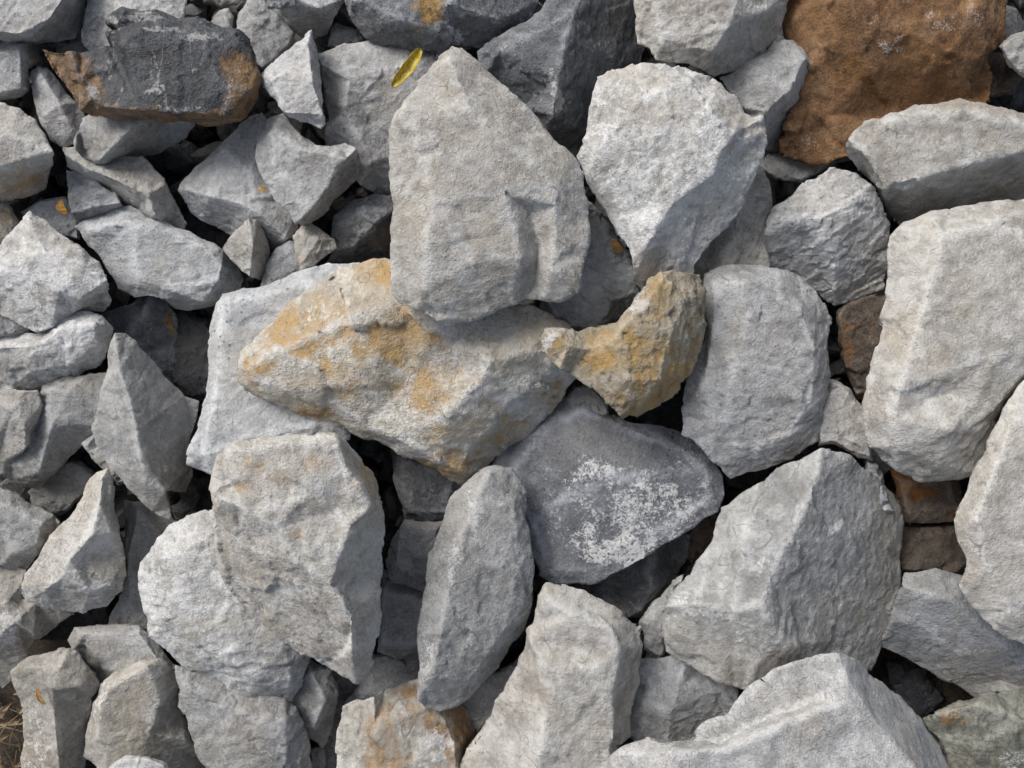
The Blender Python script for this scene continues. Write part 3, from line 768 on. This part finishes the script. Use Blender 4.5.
rock("upright rock with light left and tan right face in the lower left corner", 0.30, 0.22, "tan",
     "12,672 30,657 64,648 76,652 94,674,12 101,686,18 93,698,20 89,722,22 86,765,24 84,820,24 60,850 20,840 22,770 22,730 20,700",
     "66,656,3 60,668,0 52,690,0 56,735,0 62,790,0 60,840,4 / 30,668,3 60,668,0 85,685,4", e=10, pale=[(38,740,18,60,0.5)])
rock("rounded brownish rock with pale left rim at the lower left", 0.295, 0.2, "tan",
     "93,704 100,684 116,672 140,661 162,658 176,668,14 182,700,30 196,740,44 210,775,54 200,815,54 150,835,36 112,800 97,766 84,756 86,735",
     "108,690,2 100,710,1 98,738,2 105,752,6 / 108,690,2 148,666,2 / 98,738,2 150,735,10 185,740,26 / 148,666,2 160,700,8 150,735,10", e=12, rough=0.6, pale=[(100,700,10,30,0.6)])
rock("small pale stone at the bottom edge below the rounded brownish rock", 0.34, 0.12, "pale",
     "106,770 126,755 150,757 167,763 174,785 160,815 115,815", "", e=9)
rock("grey rock with dusty front under the white crumbly rock at the bottom edge", 0.29, 0.2, "grey",
     "175,665 205,672 240,690 285,700 301,720,14 309,742,20 312,780,26 300,840,26 215,850 208,780 195,742 178,706",
     "185,685,2 230,712,0 285,722,0 286,760,4 280,810,6 / 230,712,0 225,760,2", e=10, rough=1.1)
rock("small grey faceted stone below the beige block's foot", 0.25, 0.12, "grey",
     "306,655 330,668 338,684,14 337,706,24 331,735,30 323,747,32 310,738,22 295,722 284,705 290,685",
     "312,672,0 326,700,0 314,728,6 / 326,700,0 337,694,10", e=9)
rock("dark grey rock in shade right of the small faceted stone", 0.13, 0.12, "grey",
     "325,665 365,680 360,710 345,740 330,790 305,800 300,760 325,735", "", e=9)
rock("little dark stone low at the bottom edge beside the rusty rock", 0.17, 0.08, "grey",
     "308,748 322,744 328,760 322,790 306,790", "", e=7)
rock("rock with rusty orange middle and grey left face at the bottom edge", 0.31, 0.22, "rust",
     "338,728 344,706 356,700 374,697 400,686 420,679 445,690,16 460,702,28 472,716,38 478,732,44 472,765,50 465,820,50 420,850,30 345,840 333,790",
     "374,700,2 375,730,0 374,780,0 372,830,2 / 420,682,3 432,705,0 446,722,2 455,745,2 460,800,4", e=10, name="rock",
     stain=[(400,712,30,24,0.62),(388,745,22,50,0.55),(450,715,20,16,0.8),(465,735,14,30,0.9),(412,690,22,9,0.9)], pale=[(440,745,16,26,0.5),(430,765,20,16,0.4),(408,712,5,8,0.5)])
# --- the middle gaps
rock("dark slate block in the shade below the ochre rock", 0.21, 0.14, "char",
     "390,448 420,452 465,468 470,490 448,521 425,521 404,520 399,498", "402,460,2 455,475,2 445,512,2 408,512,3 402,460,2", e=8)
rock("grey block between the beige block and the tall narrow rock", 0.25, 0.14, "grey",
     "405,519 446,520 444,560 430,594 405,585 388,578 386,560 393,536", "400,530,0 436,530,0 428,570,2 396,564,2 400,530,0", e=8)
rock("squared grey block beside the foot of the beige block", 0.22, 0.14, "grey",
     "383,568 405,582 432,592 430,640 424,660,16 400,660,16 377,652,16 379,605", "384,590,0 424,600,0 420,645,0 381,642,0 384,590,0", e=9)
rock("low grey stone above the rusty orange rock", 0.17, 0.1, "blue",
     "365,655 425,655 430,692 400,694 370,706 340,706 358,684", "", e=9)
rock("smooth pinkish grey stone between the tall narrow rock and the long pale rock", 0.23, 0.12, "pale",
     "452,700 470,684 500,670 520,655 524,680 500,715 478,734 470,720 462,708", "", e=8)
rock("dark slate rock in the gap below the white-speckled rock", 0.19, 0.14, "char",
     "565,580 600,572 640,552 672,530 690,535 688,556,14 670,594,26 652,622,28 628,618 600,602 575,598", "604,582,4 608,598,8 / 650,556,0 652,590,2 640,612,8", e=9)
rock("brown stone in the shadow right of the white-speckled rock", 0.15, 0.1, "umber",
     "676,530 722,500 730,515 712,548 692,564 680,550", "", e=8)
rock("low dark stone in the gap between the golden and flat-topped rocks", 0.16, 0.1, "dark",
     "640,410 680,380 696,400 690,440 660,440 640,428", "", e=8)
rock("smooth grey wedge at the left foot of the large two-faced rock", 0.25, 0.14, "grey",
     "684,574 676,600 668,640 660,662 644,650 640,622 654,600", "", e=8)
rock("small blue-grey rock with a pale ridge left of the broad bottom rock", 0.28, 0.16, "blue",
     "630,657 645,659 680,652 696,656 720,674 738,690 736,712 726,724,20 700,745,24 670,752,24 645,750,24 628,735 626,700",
     "686,660,3 680,685,0 672,710,0 668,745,10 / 645,668,8 650,700,6 640,740,14 / 672,710,0 648,706,6 / 680,685,0 720,690,6", e=10)
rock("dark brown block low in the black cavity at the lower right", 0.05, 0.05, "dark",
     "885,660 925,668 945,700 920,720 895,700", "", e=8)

# ------------------------------------------------------------------ gravel and crumbs between and below the rocks
def gravel():
    rg = np.random.RandomState(3)
    t_ = (1 + 5 ** 0.5) / 2
    iv = np.array([(-1, t_, 0), (1, t_, 0), (-1, -t_, 0), (1, -t_, 0), (0, -1, t_), (0, 1, t_), (0, -1, -t_), (0, 1, -t_), (t_, 0, -1), (t_, 0, 1), (-t_, 0, -1), (-t_, 0, 1)]) / 1.9
    it = np.array([(0, 11, 5), (0, 5, 1), (0, 1, 7), (0, 7, 10), (0, 10, 11), (1, 5, 9), (5, 11, 4), (11, 10, 2), (10, 7, 6), (7, 1, 8), (3, 9, 4), (3, 4, 2), (3, 2, 6), (3, 6, 8), (3, 8, 9), (4, 9, 5), (2, 4, 11), (6, 2, 10), (8, 6, 7), (9, 8, 1)])
    N = 6500
    V, F = [], []
    for i in range(N):
        s = 0.008 + 0.055 * rg.rand() ** 2.2
        x, y = rg.uniform(-1.15, 1.2), rg.uniform(-0.9, 0.9)
        if (x < -0.93 and y < -0.40) or (0.68 < x < 1.04 and -0.78 < y < -0.5):
            continue
        q, _ = np.linalg.qr(rg.normal(size=(3, 3)))
        v = (iv * rg.uniform(0.65, 1.2, (12, 1)) * np.array([1.2, 0.9, 0.6])) @ q * s
        v += np.array([x, y, s * 0.3 + rg.rand() ** 2 * 0.08])
        F.append(it + 12 * len(V))
        V.append(v)
    me = bpy.data.meshes.new("gravel")
    me.from_pydata(np.concatenate(V).tolist(), [], np.concatenate(F).tolist())
    me.materials.append(MATS["rubble"])
    o = bpy.data.objects.new("gravel", me)
    COL.objects.link(o)
    o["kind"] = "stuff"
    o["label"] = "small crushed gravel on the soil in the gaps between the rocks"
    o["category"] = "gravel"
gravel()

# ------------------------------------------------------------------ leaves and litter
def leaf_material(key, c1, c2):
    m = bpy.data.materials.new(key)
    t = NT(m)
    v = t.n("ShaderNodeTexCoord").outputs["Object"]
    c = t.mix(t.ramp(t.noise(v, 160, 5, 0.7), 0.4, 0.65), c1, c2)
    p = t.n("ShaderNodeBsdfPrincipled")
    t.l(c, p.inputs["Base Color"])
    p.inputs["Roughness"].default_value = 0.55
    o = t.n("ShaderNodeOutputMaterial")
    t.l(p.outputs[0], o.inputs[0])
    return m

def leaf(label, a, b, width, curl, mat, za, zb, name="fallen_leaf"):
    """a curled leaf blade from picture spot a to b, lying at heights za..zb"""
    A, B = Vector(world_pt(*a, za)), Vector(world_pt(*b, zb))
    d = (B - A)
    L = d.length
    d.normalize()
    up = Vector((0, 0, 1))
    s = d.cross(up).normalized()
    up = s.cross(d)
    org = A.copy()
    bm = bmesh.new()
    nu, nv = 22, 8
    rows = []
    for i in range(nu + 1):
        u = i / nu
        w = width * (math.sin(math.pi * min(1, 0.04 + 0.90 * u)) ** 0.55) * (1 - 0.35 * u * (1 - u))
        row = []
        for j in range(nv + 1):
            q = j / nv * 2 - 1
            ang = q * curl
            x = math.sin(ang) * w / max(curl, 0.2)
            h = (1 - math.cos(ang)) * w / max(curl, 0.2) + 0.35 * width * math.sin(u * math.pi) + 0.05 * width * math.sin(u * 19 + q * 2) + (0.0006 if j == nv // 2 else 0)
            row.append(bm.verts.new(A + d * (u * L) + s * (x + 0.35 * width * math.sin(u * 3.1)) + up * h - org))
        rows.append(row)
    for i in range(nu):
        for j in range(nv):
            bm.faces.new((rows[i][j], rows[i + 1][j], rows[i + 1][j + 1], rows[i][j + 1])).smooth = True
    me = bpy.data.meshes.new(name)
    bm.to_mesh(me)
    bm.free()
    me.materials.append(mat)
    o = bpy.data.objects.new(name, me)
    COL.objects.link(o)
    o.location = org
    so = o.modifiers.new("thick", 'SOLIDIFY')
    so.thickness = 0.0007
    o["label"] = label
    o["category"] = "leaf"
    o["group"] = "fallen leaves on the rocks"
    return o

yellow = leaf_material("leaf_yellow", (0.56, 0.43, 0.035), (0.30, 0.20, 0.03))
amber = leaf_material("leaf_amber", (0.50, 0.26, 0.035), (0.34, 0.17, 0.03))
tanleaf = leaf_material("leaf_tan", (0.42, 0.25, 0.09), (0.28, 0.15, 0.05))
leaf("curled yellow leaf lying on the pale ridged rock near the top", (393, 87), (421, 50), 0.0185, 1.5, yellow, 0.292, 0.296)
leaf("small amber leaf at the left beside the warm grey rock", (61, 200), (67, 214), 0.010, 0.7, amber, 0.226, 0.226)
leaf("tiny ochre leaf bit on the grey rock behind the bitten rock", (258, 188), (267, 189), 0.0045, 0.7, amber, 0.352, 0.352)
leaf("ochre leaf in the gap at the big pale rock's lower left", (612, 239), (622, 252), 0.009, 0.7, tanleaf, 0.36, 0.355)
leaf("narrow tan leaf on the upright rock in the lower left corner", (38, 687), (45, 704), 0.006, 1.0, tanleaf, 0.310, 0.308)

def litter():
    rg = random.Random(5)
    bm = bmesh.new()
    def stick(p, q, r0, r1, bend):
        p, q = Vector(p), Vector(q)
        d = (q - p).normalized()
        s = d.cross(Vector((0, 0, 1))).normalized()
        u = s.cross(d)
        pr = None
        for i in range(6):
            t = i / 5
            c = p.lerp(q, t) + s * bend * math.sin(t * math.pi) + u * abs(bend) * 0.5 * math.sin(t * math.pi)
            r = r0 + (r1 - r0) * t
            ring = [bm.verts.new(c + s * r * math.cos(a) + u * r * math.sin(a)) for a in (0, 1.257, 2.513, 3.77, 5.03)]
            if pr:
                for k in range(5):
                    bm.faces.new((pr[k], pr[(k + 1) % 5], ring[(k + 1) % 5], ring[k])).smooth = True
            pr = ring
    for i in range(90):
        z = rg.uniform(0.0, 0.07)
        x, y = rg.uniform(-75, 24), rg.uniform(655, 830)
        a = rg.uniform(0, math.tau)
        l = rg.uniform(12, 55)
        stick(world_pt(x, y, z), world_pt(x + l * math.cos(a), y + l * math.sin(a), z + rg.uniform(-0.01, 0.03)), rg.uniform(0.001, 0.0035), 0.0007, rg.uniform(-0.012, 0.012))
    for i in range(110):
        z = rg.uniform(0.0, 0.035)
        c = Vector(world_pt(rg.uniform(-75, 24), rg.uniform(655, 830), z))
        a = rg.uniform(0, math.tau)
        w, l = rg.uniform(0.004, 0.011), rg.uniform(0.012, 0.03)
        d = Vector((math.cos(a), math.sin(a), rg.uniform(-0.3, 0.3)))
        s = Vector((-math.sin(a), math.cos(a), rg.uniform(-0.4, 0.4)))
        v = [bm.verts.new(c + d * l * u + s * w * q + Vector((0, 0, h))) for u, q, h in ((-1, 0, 0.004), (-0.2, 1, 0.006), (1, 0, 0.003), (-0.2, -1, 0.005), (0, 0, 0))]
        for k in range(4):
            bm.faces.new((v[k], v[(k + 1) % 4], v[4]))
    me = bpy.data.meshes.new("dry_litter")
    bm.to_mesh(me)
    me.materials.append(leaf_material("straw", (0.26, 0.19, 0.11), (0.13, 0.085, 0.05)))
    o = bpy.data.objects.new("dry_litter", me)
    COL.objects.link(o)
    o["kind"] = "stuff"
    o["label"] = "dry twigs and leaf litter on the soil in the lower left corner"
    o["category"] = "litter"
litter()
